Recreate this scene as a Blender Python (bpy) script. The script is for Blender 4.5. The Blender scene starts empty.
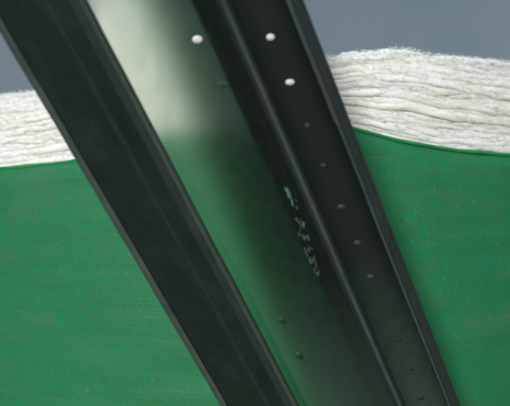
import bpy, bmesh, math, random
from mathutils import Vector, noise, Matrix

random.seed(7)
S = bpy.context.scene
COL = S.collection

# ------------------------------------------------------------ camera
CAMZ = 1.5
F = 708.0                                    # focal length in photo pixels (50 mm on a 36 mm sensor)
cam = bpy.data.cameras.new('camera')
cam.lens = 50; cam.sensor_width = 36; cam.clip_end = 3000; cam.clip_start = 0.02
cam.dof.use_dof = True; cam.dof.focus_distance = 1.45; cam.dof.aperture_fstop = 4.0
camo = bpy.data.objects.new('camera', cam); COL.objects.link(camo)
camo.location = (0, 0, CAMZ); camo.rotation_euler = (math.radians(90), 0, 0)
S.camera = camo

# ------------------------------------------------------------ sky and sun (soft, overcast)
SUN_EL, SUN_AZ = math.radians(25.5), math.radians(201.3)     # azimuth measured from +Y towards +X
w = bpy.data.worlds.new('World'); S.world = w; w.use_nodes = True
nt = w.node_tree; bg = nt.nodes['Background']
sky = nt.nodes.new('ShaderNodeTexSky'); sky.sky_type = 'NISHITA'; sky.sun_disc = False
sky.sun_elevation = SUN_EL; sky.sun_rotation = SUN_AZ
sky.air_density = 1.0; sky.dust_density = 3.0; sky.ozone_density = 2.0
mixc = nt.nodes.new('ShaderNodeMix'); mixc.data_type = 'RGBA'; mixc.inputs[0].default_value = 0.86
mixc.inputs[7].default_value = (1.48, 1.90, 2.12, 1)     # flat overcast cloud layer
wt = nt.nodes.new('ShaderNodeTexCoord'); wn = nt.nodes.new('ShaderNodeTexNoise')
wn.inputs['Scale'].default_value = 3.2; wn.inputs['Detail'].default_value = 5
wr = nt.nodes.new('ShaderNodeValToRGB')
wr.color_ramp.elements[0].position = .36; wr.color_ramp.elements[0].color = (1.30, 1.78, 2.02, 1)
wr.color_ramp.elements[1].position = .66; wr.color_ramp.elements[1].color = (1.72, 2.02, 2.24, 1)
nt.links.new(wt.outputs['Generated'], wn.inputs['Vector']); nt.links.new(wn.outputs['Fac'], wr.inputs[0])
nt.links.new(wr.outputs[0], mixc.inputs[7])
nt.links.new(sky.outputs[0], mixc.inputs[6]); nt.links.new(mixc.outputs[2], bg.inputs[0])
bg.inputs[1].default_value = 0.10
sun = bpy.data.lights.new('sun', 'SUN'); sun.energy = 3.35; sun.angle = math.radians(4); sun.color = (1, .985, .95)
so = bpy.data.objects.new('sun', sun); COL.objects.link(so)
sd = Vector((math.sin(SUN_AZ)*math.cos(SUN_EL), math.cos(SUN_AZ)*math.cos(SUN_EL), math.sin(SUN_EL)))
so.rotation_euler = sd.to_track_quat('Z', 'Y').to_euler()
so.location = sd*20
S.view_settings.view_transform = 'Standard'; S.view_settings.look = 'None'
S.view_settings.exposure = 0; S.view_settings.gamma = 1; S.view_settings.use_curve_mapping = False
S.render.engine = 'CYCLES'
S.cycles.max_bounces = 10; S.cycles.transmission_bounces = 8

# ------------------------------------------------------------ helpers
def mesh_obj(name, verts, faces, m, parent=None, smooth=True, mats=None):
    me = bpy.data.meshes.new(name); me.from_pydata([tuple(v) for v in verts], [], faces); me.update()
    bm = bmesh.new(); bm.from_mesh(me); bmesh.ops.recalc_face_normals(bm, faces=bm.faces); bm.to_mesh(me); bm.free()
    if smooth: me.polygons.foreach_set('use_smooth', [True]*len(me.polygons))
    me.materials.append(m)
    o = bpy.data.objects.new(name, me); COL.objects.link(o)
    if parent: o.parent = parent
    return o

def empty(name, loc, label, cat, group=None):
    o = bpy.data.objects.new(name, None); COL.objects.link(o); o.location = loc
    o.empty_display_size = .1
    o['label'] = label; o['category'] = cat
    if group: o['group'] = group
    return o

def keep(o, parent):                          # parent without moving the mesh
    o.parent = parent; o.matrix_parent_inverse = Matrix.Translation(-Vector(parent.location))

def lerp_tab(tab, x):
    if x <= tab[0][0]: return tab[0][1]
    for (a, b), (c, d) in zip(tab, tab[1:]):
        if x <= c:
            t = (x-a)/(c-a); return b+(d-b)*t
    return tab[-1][1]
def smooth_tab(tab, x, r=9):
    return sum(lerp_tab(tab, x+k*r/2) for k in (-2, -1, 0, 1, 2))/5

class N:                                      # tiny node-tree builder
    def __init__(s, name):
        s.m = bpy.data.materials.new(name); s.m.use_nodes = True
        s.t = s.m.node_tree; s.b = s.t.nodes['Principled BSDF']; s.out = s.t.nodes['Material Output']
    def n(s, typ, **k):
        x = s.t.nodes.new('ShaderNode'+typ)
        for a, v in k.items():
            if a.startswith('i_'): x.inputs[a[2:].replace('_', ' ')].default_value = v
            else: setattr(x, a, v)
        return x
    def l(s, a, b): s.t.links.new(a, b)
    def coord(s, scale, rot=(0, 0, 0)):
        c = s.n('TexCoord'); mp = s.n('Mapping'); mp.inputs['Scale'].default_value = scale; mp.inputs['Rotation'].default_value = rot
        src = c.outputs['Object']
        if any(rot):                                  # turn first, then stretch along the turned axes
            m0 = s.n('Mapping'); m0.inputs['Rotation'].default_value = rot; s.l(src, m0.inputs[0]); src = m0.outputs[0]
            mp.inputs['Rotation'].default_value = (0, 0, 0)
        s.l(src, mp.inputs[0]); return mp.outputs[0]
    def noise(s, scale, vec=None, detail=4, rough=.6):
        x = s.n('TexNoise'); x.inputs['Scale'].default_value = scale; x.inputs['Detail'].default_value = detail
        x.inputs['Roughness'].default_value = rough
        if vec is not None: s.l(vec, x.inputs['Vector'])
        return x.outputs['Fac']
    def ramp(s, fac, stops):
        r = s.n('ValToRGB'); e = r.color_ramp.elements
        e[0].position, e[0].color = stops[0]; e[1].position, e[1].color = stops[-1]
        for p, c in stops[1:-1]:
            q = e.new(p); q.color = c
        s.l(fac, r.inputs[0]); return r.outputs[0]
    def mix(s, fac, a, b, typ='MIX'):
        x = s.n('Mix', data_type='RGBA', blend_type=typ)
        for sock, v in ((x.inputs[0], fac), (x.inputs[6], a), (x.inputs[7], b)):
            if hasattr(v, 'links'): s.l(v, sock)
            else: sock.default_value = v
        return x.outputs[2]
    def bump(s, h, strength, dist):
        x = s.n('Bump'); x.inputs['Strength'].default_value = strength; x.inputs['Distance'].default_value = dist
        s.l(h, x.inputs['Height']); s.l(x.outputs[0], s.b.inputs['Normal']); return x

def g(v): return (v, v, v, 1)

# ------------------------------------------------------------ materials
# dark painted steel with a dusty foot
k = N('dark_painted_steel')
n1 = k.noise(9, k.coord((1, 1, 1)), 6, .65)
n2 = k.noise(60, k.coord((1, 1, .25)), 4, .7)
base = k.ramp(n1, [(0.3, (.0135, .0225, .0195, 1)), (.7, (.0165, .0240, .0215, 1))])
dust = (.068, .105, .080, 1)
tc = k.n('TexCoord'); sx = k.n('SeparateXYZ'); k.l(tc.outputs['Object'], sx.inputs[0])
mr = k.n('MapRange'); mr.inputs['From Min'].default_value = -.06; mr.inputs['From Max'].default_value = -.36
mr.inputs['To Min'].default_value = 0; mr.inputs['To Max'].default_value = .75
k.l(sx.outputs['Z'], mr.inputs['Value'])
mm = k.n('Math', operation='MULTIPLY'); k.l(mr.outputs[0], mm.inputs[0]); k.l(k.ramp(n2, [(.25, g(.55)), (.75, g(1))]), mm.inputs[1])
STEEL_DUST = mm
k.l(k.mix(mm.outputs[0], base, dust), k.b.inputs['Base Color'])
k.l(k.ramp(n2, [(.3, g(.36)), (.7, g(.50))]), k.b.inputs['Roughness'])
k.b.inputs['Specular IOR Level'].default_value = .28
k.bump(n2, .25, .0015)
M_STEEL = k.m
# clean variant without dust for the left rail
k = N('dark_painted_rail')
n1 = k.noise(1, k.coord((26, 26, 3), (0, math.radians(27), 0)), 6, .65)
n2 = k.noise(1, k.coord((110, 110, 9), (0, math.radians(27), 0)), 5, .7)
c = k.ramp(n1, [(.32, (.0100, .0215, .0170, 1)), (.52, (.0150, .0260, .0215, 1)), (.72, (.0230, .0380, .0330, 1))])
c = k.mix(k.ramp(n2, [(.58, g(0)), (.75, g(.5))]), c, (.032, .046, .040, 1))
k.l(c, k.b.inputs['Base Color'])
k.l(k.ramp(n2, [(.3, g(.32)), (.7, g(.52))]), k.b.inputs['Roughness'])
k.b.inputs['Specular IOR Level'].default_value = .32
k.bump(n2, .35, .0015)
M_RAIL = k.m
# rounded bead, its highlight painted in as a lighter grey
k = N('bead_highlight_paint')
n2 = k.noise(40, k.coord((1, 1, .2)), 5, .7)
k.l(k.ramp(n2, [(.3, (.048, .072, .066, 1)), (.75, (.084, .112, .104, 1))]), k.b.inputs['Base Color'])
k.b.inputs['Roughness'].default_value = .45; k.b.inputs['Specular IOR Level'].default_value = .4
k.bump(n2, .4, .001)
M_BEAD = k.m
k = N('lip_paint')  # soft sheen beside the edges painted in; also the turned lip's tone
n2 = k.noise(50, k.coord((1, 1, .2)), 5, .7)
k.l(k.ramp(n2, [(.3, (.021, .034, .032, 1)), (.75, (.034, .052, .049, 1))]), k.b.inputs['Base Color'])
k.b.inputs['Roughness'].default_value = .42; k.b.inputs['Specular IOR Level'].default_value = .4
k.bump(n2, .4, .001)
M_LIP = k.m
k = N('ridge_highlight_paint')  # faint light line along the ridge, painted into the colour
n2 = k.noise(50, k.coord((1, 1, .2)), 5, .7)
k.l(k.ramp(n2, [(.3, (.015, .027, .023, 1)), (.75, (.026, .041, .037, 1))]), k.b.inputs['Base Color'])
k.b.inputs['Roughness'].default_value = .5; k.b.inputs['Specular IOR Level'].default_value = .3
M_RIDGE = k.m

k = N('edge_highlight_paint')  # highlight along the left rail's edges, painted into the colour
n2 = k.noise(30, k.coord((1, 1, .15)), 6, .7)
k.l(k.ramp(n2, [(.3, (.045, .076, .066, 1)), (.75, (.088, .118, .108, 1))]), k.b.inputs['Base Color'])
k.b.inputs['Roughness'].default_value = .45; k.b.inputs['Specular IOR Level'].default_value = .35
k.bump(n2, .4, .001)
M_EDGE_LIGHT = k.m

# see-through panel standing in for the web's reflection: rough refraction, absorption grows with thickness
k = N('web_reflection')
k.t.nodes.remove(k.b)
gl = k.n('BsdfGlass'); gl.inputs['Color'].default_value = (1, 1, .97, 1); gl.inputs['IOR'].default_value = 1.14
st = k.noise(1, k.coord((70, 70, 1.2), (0, math.radians(-3), 0)), 5, .6)
k.l(k.ramp(st, [(.3, g(.31)), (.7, g(.44))]), gl.inputs['Roughness'])
df = k.n('BsdfDiffuse'); df.inputs['Color'].default_value = (.26, .38, .32, 1)
tl = k.n('BsdfTranslucent'); tl.inputs['Color'].default_value = (.35, .42, .36, 1)
ad = k.n('MixShader'); ad.inputs[0].default_value = .5; k.l(df.outputs[0], ad.inputs[1]); k.l(tl.outputs[0], ad.inputs[2])
mx = k.n('MixShader')
tc = k.n('TexCoord'); sx = k.n('SeparateXYZ'); k.l(tc.outputs['Object'], sx.inputs[0])
mr = k.n('MapRange'); mr.inputs['From Min'].default_value = -.10; mr.inputs['From Max'].default_value = -.42
mr.inputs['To Min'].default_value = 0; mr.inputs['To Max'].default_value = .22
k.l(sx.outputs['Z'], mr.inputs['Value'])
am = k.n('Math', operation='ADD'); k.l(mr.outputs[0], am.inputs[0]); k.l(k.ramp(st, [(.35, g(.075)), (.60, g(.10)), (.80, g(.15))]), am.inputs[1])
k.l(am.outputs[0], mx.inputs[0])
k.l(gl.outputs[0], mx.inputs[1]); k.l(ad.outputs[0], mx.inputs[2])
k.l(mx.outputs[0], k.out.inputs['Surface'])
ab = k.n('VolumeAbsorption'); ab.inputs['Color'].default_value = (.55, .70, .63, 1); ab.inputs['Density'].default_value = 95
k.l(ab.outputs[0], k.out.inputs['Volume'])
M_PANEL = k.m; PANEL_ABS = ab

# green film wrap
k = N('green_film')
big = k.noise(3.0, k.coord((1, 1, 1.6)), 5, .6)
hor = k.noise(1, k.coord((3, 3, 60)), 5, .7)
ver = k.noise(1, k.coord((110, 110, 24), (0, math.radians(20), 0)), 3, .6)
c = k.ramp(big, [(.3, (.026, .160, .063, 1)), (.5, (.018, .172, .072, 1)), (.7, (.040, .170, .080, 1))])
c = k.mix(k.ramp(ver, [(.36, g(.85)), (.49, g(0))]), c, (.004, .200, .085, 1))
c = k.mix(k.ramp(hor, [(.52, g(0)), (.72, g(.35))]), c, (.07, .165, .09, 1))
fine = k.noise(1, k.coord((3.5, 3.5, 200), (0, math.radians(2), 0)), 4, .65)
c = k.mix(k.ramp(fine, [(.62, g(0)), (.72, g(.38))]), c, (.12, .19, .12, 1))
diag = k.noise(1, k.coord((200, 200, 12), (0, math.radians(30), 0)), 2, .5)
c = k.mix(k.ramp(diag, [(.64, g(0)), (.74, g(.4))]), c, (.10, .30, .16, 1))
k.l(c, k.b.inputs['Base Color'])
k.b.inputs['Roughness'].default_value = .52; k.b.inputs['Specular IOR Level'].default_value = .25
ma = k.n('Math', operation='ADD'); k.l(hor, ma.inputs[0]); k.l(ver, ma.inputs[1])
k.bump(ma.outputs[0], .35, .004)
M_GREEN = k.m
k = N('green_film_edge')
k.l(k.ramp(k.noise(14, k.coord((1, 1, 1))), [(.35, (.006, .20, .055, 1)), (.7, (.022, .27, .085, 1))]), k.b.inputs['Base Color'])
k.b.inputs['Roughness'].default_value = .5
M_EDGE = k.m

# white fibre, slightly cream in places
def fibre_mat(name, a, b):
    k = N(name)
    n = k.noise(1, k.coord((5, 5, 16)), 6, .65)
    f = k.noise(1, k.coord((60, 60, 260)), 4, .7)
    k.l(k.ramp(n, [(.35, a), (.65, b)]), k.b.inputs['Base Color'])
    k.b.inputs['Roughness'].default_value = .95; k.b.inputs['Specular IOR Level'].default_value = .05
    k.b.inputs['Subsurface Weight'].default_value = .6; k.b.inputs['Subsurface Radius'].default_value = (1, .95, .85); k.b.inputs['Subsurface Scale'].default_value = .02
    k.bump(f, .3, .003)
    return k.m
M_FIB = [fibre_mat('white_fibre', (.86, .86, .80, 1), (.93, .93, .91, 1)),
         fibre_mat('cream_fibre', (.80, .80, .68, 1), (.91, .91, .85, 1)),
         fibre_mat('cool_white_fibre', (.88, .92, .90, 1), (.91, .94, .93, 1))]

def plain(name, col, rough=.5, spec=.4, metal=0):
    k = N(name)
    n = k.noise(300, k.coord((1, 1, 1)), 3)
    k.l(k.mix(k.ramp(n, [(.4, g(0)), (.7, g(.35))]), (*col, 1), tuple(x*.6 for x in col)+(1,)), k.b.inputs['Base Color'])
    k.b.inputs['Roughness'].default_value = rough; k.b.inputs['Specular IOR Level'].default_value = spec
    k.b.inputs['Metallic'].default_value = metal
    return k.m
M_WHITE = plain('glint_white', (.93, .93, .91), .3)  # white stands in for glints and light coming through holes
M_DULL = plain('hole_view_green', (.030, .075, .055), .5)  # green showing through lower holes, painted onto the heads
M_GREY = plain('dim_hole_grey', (.052, .072, .065), .5)  # dim light of lower holes, painted onto the heads
M_BLACK = plain('dim_hole_dark', (.020, .028, .023), .6)  # darkest heads, where the painted hole light has faded out
M_CHIP = plain('bare_teal_primer', (.12, .30, .26), .4)
M_CHIP2 = plain('bare_grey_primer', (.13, .16, .155), .4)

# ------------------------------------------------------------ ground
k = N('bare_field_soil')
n = k.noise(6, k.coord((1, 1, 1)), 8, .65)
k.l(k.ramp(n, [(.3, (.10, .075, .05, 1)), (.7, (.19, .15, .105, 1))]), k.b.inputs['Base Color']); k.b.inputs['Roughness'].default_value = .95
k.bump(n, .6, .03)
gv = []; gf = []
GN = 24
for j in range(GN+1):
    for i in range(GN+1):
        gv.append(((i/GN-.5)*1600, (j/GN-.5)*1600, 0))
for j in range(GN):
    for i in range(GN):
        a = j*(GN+1)+i; gf.append((a, a+1, a+GN+2, a+GN+1))
gr = mesh_obj('ground', gv, gf, k.m); gr['kind'] = 'structure'

# ------------------------------------------------------------ leaning channel rail
def ray(px, py, depth):
    return Vector(((px-255)/F*depth, depth, CAMZ-(py-203)/F*depth))
D = Vector((914-255, F, -(1580-203))).normalized()        # run of the rail: down, right and away
REF = ray(255, 203, 1.0)
U = (Vector((1, 0, 0)) - D*D.x).normalized()
V = D.cross(U)
if V.y < 0: V = -V
def uv(px, depth):                                          # section coordinates of the line seen at row 203
    p = ray(px, 203, depth)-REF
    return Vector((p.dot(U), p.dot(V)))
def sec(u, v, t): return REF + U*u + V*v + D*t
def on_rail(px, py, v):                                     # a point of the rail surface at section depth v, seen at px, py
    r = Vector(((px-255)/F, 1, -(py-203)/F)); o = Vector((0, 0, CAMZ))
    s = (v - (o-REF).dot(V))/r.dot(V)
    p = o+r*s-REF
    return p.dot(U), p.dot(D)

T0, T1 = -2.3, (REF.z)/(-D.z)-.002
def fillet(pts, radii, seg=6):
    out = []
    n = len(pts)
    for i in range(n):
        p, a, b = pts[i], pts[i-1], pts[(i+1) % n]
        r = radii[i]
        if r <= 0: out.append(p); continue
        da, db = (a-p), (b-p)
        r = min(r, da.length*.48, db.length*.48)
        A = p+da.normalized()*r; B = p+db.normalized()*r
        for q in range(seg+1):
            t = q/seg
            out.append(A*(1-t)**2 + p*2*t*(1-t) + B*t*t)
    return out
rail = empty('channel_rail', sec(0, 0, T1), 'dark steel channel rail with rivets and reflection stand-in panel, leaning across the green bale', 'rail')
def extrude(name, pts, radii, m, rough=.0006, nt_=150, seg=6):
    P = fillet(pts, radii, seg); n = len(P)
    vs = []; fs = []
    # local coordinates about REF so object-space textures run along the part
    for j in range(nt_+1):
        t = T0+(T1-T0)*j/nt_
        for i, p in enumerate(P):
            q = sec(p.x, p.y, t)
            d = noise.noise(Vector((q.x*6, q.y*6, q.z*6)))*rough*2 + noise.noise(q*22)*rough
            vs.append(q + V*d + U*d*.6 - REF)
    for j in range(nt_):
        for i in range(n):
            a = j*n+i; b = j*n+(i+1) % n
            fs.append((a, b, b+n, a+n))
    fs.append(tuple(range(n))); fs.append(tuple(nt_*n+i for i in range(n)))
    o = mesh_obj(name, vs, fs, m)
    o.location = REF; keep(o, rail)
    return o
px = 1/F
e = lambda p, d: uv(p, d)
# left rail: two faces meeting in a soft ridge, rounded edges
extrude('left_rail', [e(103, 1.045), e(104, 1.015), e(157, .985), e(181, .998), e(183, 1.035), e(176, 1.065), e(112, 1.065)],
        [.002, .006, .008, .005, .006, .002, .004], M_RAIL)
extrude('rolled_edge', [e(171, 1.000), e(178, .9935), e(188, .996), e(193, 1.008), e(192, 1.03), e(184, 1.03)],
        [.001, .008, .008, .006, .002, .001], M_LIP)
extrude('rim_highlight', [e(184.5, 1.004), e(186, .9945), e(191, .999), e(193.6, 1.007), e(192.8, 1.02), e(188, 1.02)],
        [.001, .004, .004, .004, .002, .001], M_EDGE_LIGHT)
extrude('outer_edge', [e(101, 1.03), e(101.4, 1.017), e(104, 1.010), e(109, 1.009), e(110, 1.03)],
        [.001, .003, .003, .001, 0], M_EDGE_LIGHT)
extrude('ridge_highlight', [e(151, .991), e(155, .9848), e(159, .9848), e(163, .991)],
        [.001, .003, .003, .001], M_RIDGE)  # raised strip added to carry the ridge's light line
# panel: thin at the left rail and thickening into the right fold, wedge shaped to darken that side
PA, PB = e(168, 1.0685), e(305, .999)
def pf(f):                                                   # front curve of the panel
    p = PA.lerp(PB, f); return Vector((p.x, p.y+.013*math.sin(f*math.pi)))
QA, QB = e(168, 1.0705), e(305, 1.060)
front = [pf(i/14) for i in range(15)]
back = [QB.lerp(QA, i/14) for i in range(15)]
extrude('web_reflection_panel', front+back, [0]*30, M_PANEL, rough=.0003)
# inner return of the fold, opaque steel that the panel runs into
extrude('inner_return', [e(286, 1.0665), e(305, 1.0625), e(305, 1.071), e(286, 1.071)],
        [.002, 0, 0, .002], M_STEEL)
# rounded bead between panel and flange
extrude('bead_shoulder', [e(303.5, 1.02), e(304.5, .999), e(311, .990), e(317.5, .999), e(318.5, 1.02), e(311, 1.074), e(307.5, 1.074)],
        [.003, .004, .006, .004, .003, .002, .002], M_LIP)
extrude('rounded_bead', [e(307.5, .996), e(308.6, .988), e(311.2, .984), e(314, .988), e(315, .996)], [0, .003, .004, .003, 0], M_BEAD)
# flat drilled flange and its turned lip
FL0 = e(317.5, 1.005); FL1 = e(367, 1.018)
extrude('drilled_flange', [e(318, 1.006), e(367, 1.018), e(367, 1.026), e(318, 1.014)], [0, 0, 0, 0], M_STEEL)
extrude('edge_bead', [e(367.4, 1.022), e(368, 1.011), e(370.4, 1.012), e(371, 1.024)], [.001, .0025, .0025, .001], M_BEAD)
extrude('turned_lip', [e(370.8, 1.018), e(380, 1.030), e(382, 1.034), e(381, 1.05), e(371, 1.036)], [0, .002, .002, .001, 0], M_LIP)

def flange_v(px_):                                           # section depth of the flange face at a section u
    return None
def rivet(px_, py_, w, h, m, label=None, face='flange', name='rivet'):
    # solve for the surface point seen at px_, py_
    a, b = (FL0, FL1) if face == 'flange' else face
    v = a.y
    for _ in range(6):
        u, t = on_rail(px_, py_, v)
        s = (u-a.x)/(b.x-a.x); v = a.y+(b.y-a.y)*s
    c = sec(u, v, t)
    nrm = (V*1.0); tang = U
    # domed head, wider than tall in the photo
    vs = []; fs = []; R, K = 4, 14
    X = Vector((1, 0, 0)); X = (X-V*X.dot(V)).normalized(); Y = V.cross(X)
    for r in range(R+1):
        ph = r/R*math.pi/2
        for q in range(K):
            th = q/K*2*math.pi
            rr = math.cos(ph)
            vs.append(X*(w*.5*rr*math.cos(th)) + Y*(h*.5*rr*math.sin(th)) - V*(min(w, h)*.13*math.sin(ph)) )
    for r in range(R):
        for q in range(K):
            aa = r*K+q; bb = r*K+(q+1) % K
            fs.append((aa, bb, bb+K, aa+K))
    vs2 = [Vector(x)+V*.002 for x in vs[:K]]; base = len(vs); vs += vs2
    for q in range(K): fs.append((q, base+q, base+(q+1) % K, (q+1) % K))
    o = mesh_obj(name, vs, fs, m); o.location = c; keep(o, rail)
    if label: o['label'] = label
    return o
mmx = 1/F  # head colours below paint light fading down a row of holes
rivet(270.5, 37.5, 8.4*mmx*.9, 5.8*mmx, M_WHITE, 'rivet with painted white glint')
rivet(290, 82.5, 9*mmx*.93, 5.3*mmx, M_WHITE, 'rivet with painted white glint')
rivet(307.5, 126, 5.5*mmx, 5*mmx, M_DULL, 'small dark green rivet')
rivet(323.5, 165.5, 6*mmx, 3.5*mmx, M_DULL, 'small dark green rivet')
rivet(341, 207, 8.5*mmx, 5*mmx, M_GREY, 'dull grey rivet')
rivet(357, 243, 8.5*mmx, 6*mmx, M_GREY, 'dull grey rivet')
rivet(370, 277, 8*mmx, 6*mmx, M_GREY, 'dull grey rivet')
rivet(398, 340, 9*mmx, 3*mmx, M_BLACK, 'dark rivet')
rivet(411, 369, 6*mmx, 4*mmx, M_BLACK, 'dark rivet')
rivet(420.5, 398, 9*mmx, 5*mmx, M_BLACK, 'dark rivet')
PF = (pf(.1)-Vector((0, .0005)), pf(.9)-Vector((0, .0005))); PG = PF
rivet(197.5, 40, 11*mmx*.85, 7*mmx, M_WHITE, 'rivet with painted white glint on the panel', PF)
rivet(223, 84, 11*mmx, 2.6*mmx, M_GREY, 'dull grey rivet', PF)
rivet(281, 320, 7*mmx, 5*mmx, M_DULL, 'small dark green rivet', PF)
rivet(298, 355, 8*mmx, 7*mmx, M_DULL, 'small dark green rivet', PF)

def chip(px_, py_, length, wid, ang, m, face):
    a, b = face; v = a.y
    for _ in range(6):
        u, t = on_rail(px_, py_, v); s = (u-a.x)/(b.x-a.x); v = a.y+(b.y-a.y)*s
    c = sec(u, v-.0005, t)
    X = Vector((math.sin(ang), 0, -math.cos(ang))); X = (X-V*X.dot(V)).normalized(); Y = V.cross(X)
    K = 17; ring = []
    for q in range(K):
        th = q/K*2*math.pi; r = random.uniform(.45, 1.25)
        ring.append(X*(length*.5*r*math.cos(th))+Y*(wid*.5*r*math.sin(th)))
    vs = [r+V*.002 for r in ring]+[r*.8-V*.0012+V*random.uniform(-.0006, .0006) for r in ring]+[-V*.0016]
    fs = [(q, (q+1) % K, K+(q+1) % K, K+q) for q in range(K)]+[(K+q, K+(q+1) % K, 2*K) for q in range(K)]
    o = mesh_obj('paint_chip', vs, fs, m, smooth=False); o.location = c; keep(o, rail)
for q in range(70):
    f = random.random()**.9
    if .22 < f < .31: continue
    cx = 288+30*f+random.gauss(0, 1.0+1.6*math.sin(f*math.pi)); cy = 190+86*f+random.uniform(-2, 2)
    big = random.random() < .25
    chip(cx, cy, random.uniform(3, 8 if not big else 15)*mmx, random.uniform(.6, 1.5 if not big else 2.8)*mmx, random.uniform(.1, .6),
         M_CHIP if (f < .2 or .42 < f < .6) and random.random() < .6 else M_CHIP2, PG)

# ------------------------------------------------------------ wrapped bale
BC = Vector((0.10, 3.45)); BR = 1.5
RIM = [(-60, 172), (0, 167), (30, 164), (70, 160), (120, 138), (170, 127), (250, 120), (330, 122), (362, 128.5), (380, 133), (400, 138), (440, 146.5), (480, 151), (510, 153), (570, 157)]
TOP = [(-60, 98), (0, 91), (30, 87), (66, 72), (76, 10), (86, -20), (110, -40), (200, -40), (250, 5), (290, 40), (330, 52), (348, 51), (356, 47.5), (385, 46), (403, 43.5), (425, 46), (440, 50), (475, 53), (510, 57), (570, 66)]  # middle peak added unseen behind the rail to brighten the panel view
def bale_pt(th, r=BR):
    return BC.x+math.sin(th)*r, BC.y-math.cos(th)*r
def z_at(tab, th, extra_r=0, r=9):
    x, y = bale_pt(th, BR+extra_r)
    if abs(th) > 1.25: x, y = bale_pt(math.copysign(1.25, th))
    y = max(y, .5)
    return CAMZ+(203-smooth_tab(tab, 255+F*x/y, r))/F*y
bale = empty('wrapped_bale', (BC.x, BC.y, 0), 'bale in green film wrap topped with fluffy white fibre layers behind the rail', 'bale')
NU, NV = 420, 90
vs = []; fs = []
for j in range(NV+1):
    f = j/NV; f = 1-(1-f)**1.5
    for i in range(NU):
        th = -math.pi+2*math.pi*i/NU
        zt = z_at(RIM, th)
        z = .0+zt*f
        x, y = bale_pt(th)
        d = noise.noise(Vector((x*1.6, y*1.6, z*1.5)))*.010 + noise.noise(Vector((x*9, y*9, z*3)))*.0035 + noise.noise(Vector((x*3, y*3, z*22)))*.003
        bulge = -.035*max(0, 1-(zt-z)/.05)**2
        x, y = bale_pt(th, BR+d+bulge)
        vs.append((x-BC.x, y-BC.y, z))
for j in range(NV):
    for i in range(NU):
        a = j*NU+i; b = j*NU+(i+1) % NU
        fs.append((a, b, b+NU, a+NU))
fs.append(tuple(range(NU)))
wrap = mesh_obj('film_wrap', vs, fs, M_GREEN, bale)

# folded edge of the film: a thin soft roll following the rim
vs = []; fs = []; K = 8
for i in range(NU):
    th = -math.pi+2*math.pi*i/NU
    zt = z_at(RIM, th)
    rr = .0058+.0025*noise.noise(Vector((th*9, 3, 0)))
    for q in range(K):
        a = q/K*2*math.pi
        x, y = bale_pt(th, BR-.028+math.cos(a)*rr*.8+.002*noise.noise(Vector((th*14, 7, 1))))
        vs.append((x-BC.x, y-BC.y, zt-.002+math.sin(a)*rr+.0035*noise.noise(Vector((th*12, 1, 1)))))
for i in range(NU):
    for q in range(K):
        a = i*K+q; b = i*K+(q+1) % K; c = ((i+1) % NU)*K
        fs.append((a, b, c+(q+1) % K, c+q))
mesh_obj('wrap_edge', vs, fs, M_EDGE, bale)

# layers of fibre: each its own ragged pad with a rolled, uneven outer edge
NL = 40
def layer(n, name='fibre_layer'):
    f0 = (n-.6)/NL; f1 = (n+2.3)/NL
    vs = []; fs = []
    NW = 760; prof = 12
    off = random.uniform(0, 100)
    inset = random.uniform(-.001, .004) if n < NL-2 else .010
    for i in range(NW):
        th = -math.pi+2*math.pi*i/NW
        zr = z_at(RIM, th)-.012; zt = z_at(TOP, th, 0, 6)
        H = zt-zr
        x, y = bale_pt(th)
        sw = noise.noise(Vector((x*2.2, y*2.2, off)))*.055 + noise.noise(Vector((x*6, y*6, off+5)))*.045 + noise.noise(Vector((x*17, y*17, off+5)))*.018
        sw *= min(1, n/3)*(1 if n < NL-2 else .3)
        th2 = noise.noise(Vector((x*4, y*4, off+9)))*.35+1
        za = zr+H*(f0+sw); zb = zr+H*(f0+sw+(f1-f0)*th2)
        if n == NL-1: zb = zt
        zb = min(zb, zt+.002)
        za = min(za, zb-.006)
        shoulder = .030*(max(0, (n-NL*.55)/(NL*.45)))**2
        rad = BR-.045-inset-shoulder+noise.noise(Vector((x*3, y*3, off+20)))*.009+noise.noise(Vector((x*11, y*11, off+2)))*.005
        hh = (zb-za)*.5; zc = (za+zb)*.5
        for q in range(prof):
            a = -math.pi/2+math.pi*q/(prof-1)
            ca = math.cos(a); sa = math.sin(a)
            fz = noise.fractal(Vector((x*24+off, y*24, (zc+hh*sa)*70)), .9, 2.1, 4)*.0024
            r = rad + ca*.0055 + fz
            z = zc+hh*sa + noise.noise(Vector((x*45, y*45, q*.7+off)))*.0018
            if n == NL-1 and sa > .2:
                z += abs(noise.fractal(Vector((x*14, y*14, 4)), .8, 2.2, 5))*.016
            xx, yy = bale_pt(th, r)
            vs.append((xx-BC.x, yy-BC.y, z))
        vs.append((BC.x*0+math.sin(th)*(BR-.35), -math.cos(th)*(BR-.35), min(zb, CAMZ+.26)+.01*noise.noise(Vector((th*6, off, 0)))))
        vs.append((math.sin(th)*(BR-.35), -math.cos(th)*(BR-.35), min(za, CAMZ+.24)))
    P = prof+2
    for i in range(NW):
        for q in range(P):
            a = i*P+q; b = i*P+(q+1) % P; c = ((i+1) % NW)*P
            fs.append((a, b, c+(q+1) % P, c+q))
    if n == NL-1:
        fs.append(tuple(i*P+prof for i in range(NW)))
    m = M_FIB[2] if n >= NL-3 else random.choice([M_FIB[0], M_FIB[0], M_FIB[1]])
    return mesh_obj(name, vs, fs, m, bale)
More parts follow.
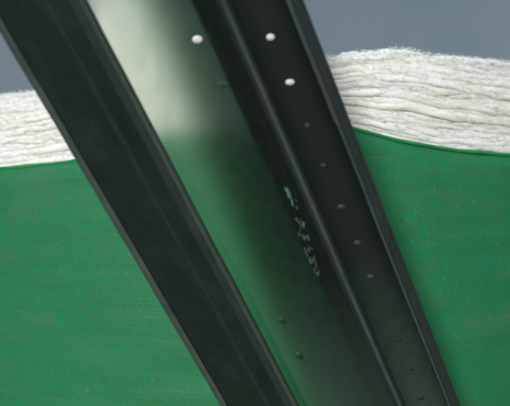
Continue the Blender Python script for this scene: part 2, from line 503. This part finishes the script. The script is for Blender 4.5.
for n in range(NL): layer(n)

# inner mass of fibre that fills the gaps between the layers
vs = []; fs = []; NC, NR = 520, 26
for j in range(NR+1):
    f = j/NR
    for i in range(NC):
        th = -math.pi+2*math.pi*i/NC
        zr = z_at(RIM, th)-.012; zt = z_at(TOP, th, 0, 6)
        x, y = bale_pt(th)
        sh = .030*(max(0, (f-.55)/.45))**2
        z = zr+(zt-.008-zr)*f
        x, y = bale_pt(th, BR-.0435-sh+noise.fractal(Vector((x*12, y*12, z*45)), .9, 2.1, 4)*.0035)
        vs.append((x-BC.x, y-BC.y, z))
for j in range(NR):
    for i in range(NC):
        a = j*NC+i; b = j*NC+(i+1) % NC
        fs.append((a, b, b+NC, a+NC))
mesh_obj('fibre_mass', vs, fs, M_FIB[0], bale)

# loose fibres standing off the layers and the crest
vs = []; fs = []
def strand(p, d, L, wd):
    side = d.cross(Vector((0, 1, 0)));
    if side.length < .01: side = Vector((1, 0, 0))
    side.normalize(); curl = Vector((random.uniform(-1, 1), random.uniform(-.6, .6), random.uniform(-.6, .6)))*L*.35
    b0 = len(vs)
    for s in range(4):
        t = s/3; c = p+d*(L*t)+curl*t*t; ww = wd*(1-.8*t)
        vs.append(c-side*ww); vs.append(c+side*ww)
    for s in range(3): fs.append((b0+2*s, b0+2*s+1, b0+2*s+3, b0+2*s+2))
for _ in range(20000):
    th = random.uniform(-.75, .75)
    zr = z_at(RIM, th); zt = z_at(TOP, th, 0, 6)
    f = random.random()
    if random.random() < .12: f = 1-abs(random.gauss(0, .03))
    z = zr+(zt-zr)*f
    x, y = bale_pt(th, BR-.030-random.random()*.02-.02*max(0, f-.6))
    d = Vector((math.sin(th)*.6+random.uniform(-1, 1), -.6*random.random(), random.uniform(-.35, .35)+(.15 if f > .96 else 0))).normalized()
    strand(Vector((x-BC.x, y-BC.y, z)), d, random.uniform(.005, .015), random.uniform(.0003, .0008))
lf = mesh_obj('loose_fibre', vs, fs, M_FIB[2], bale, smooth=False); lf['kind'] = 'stuff'
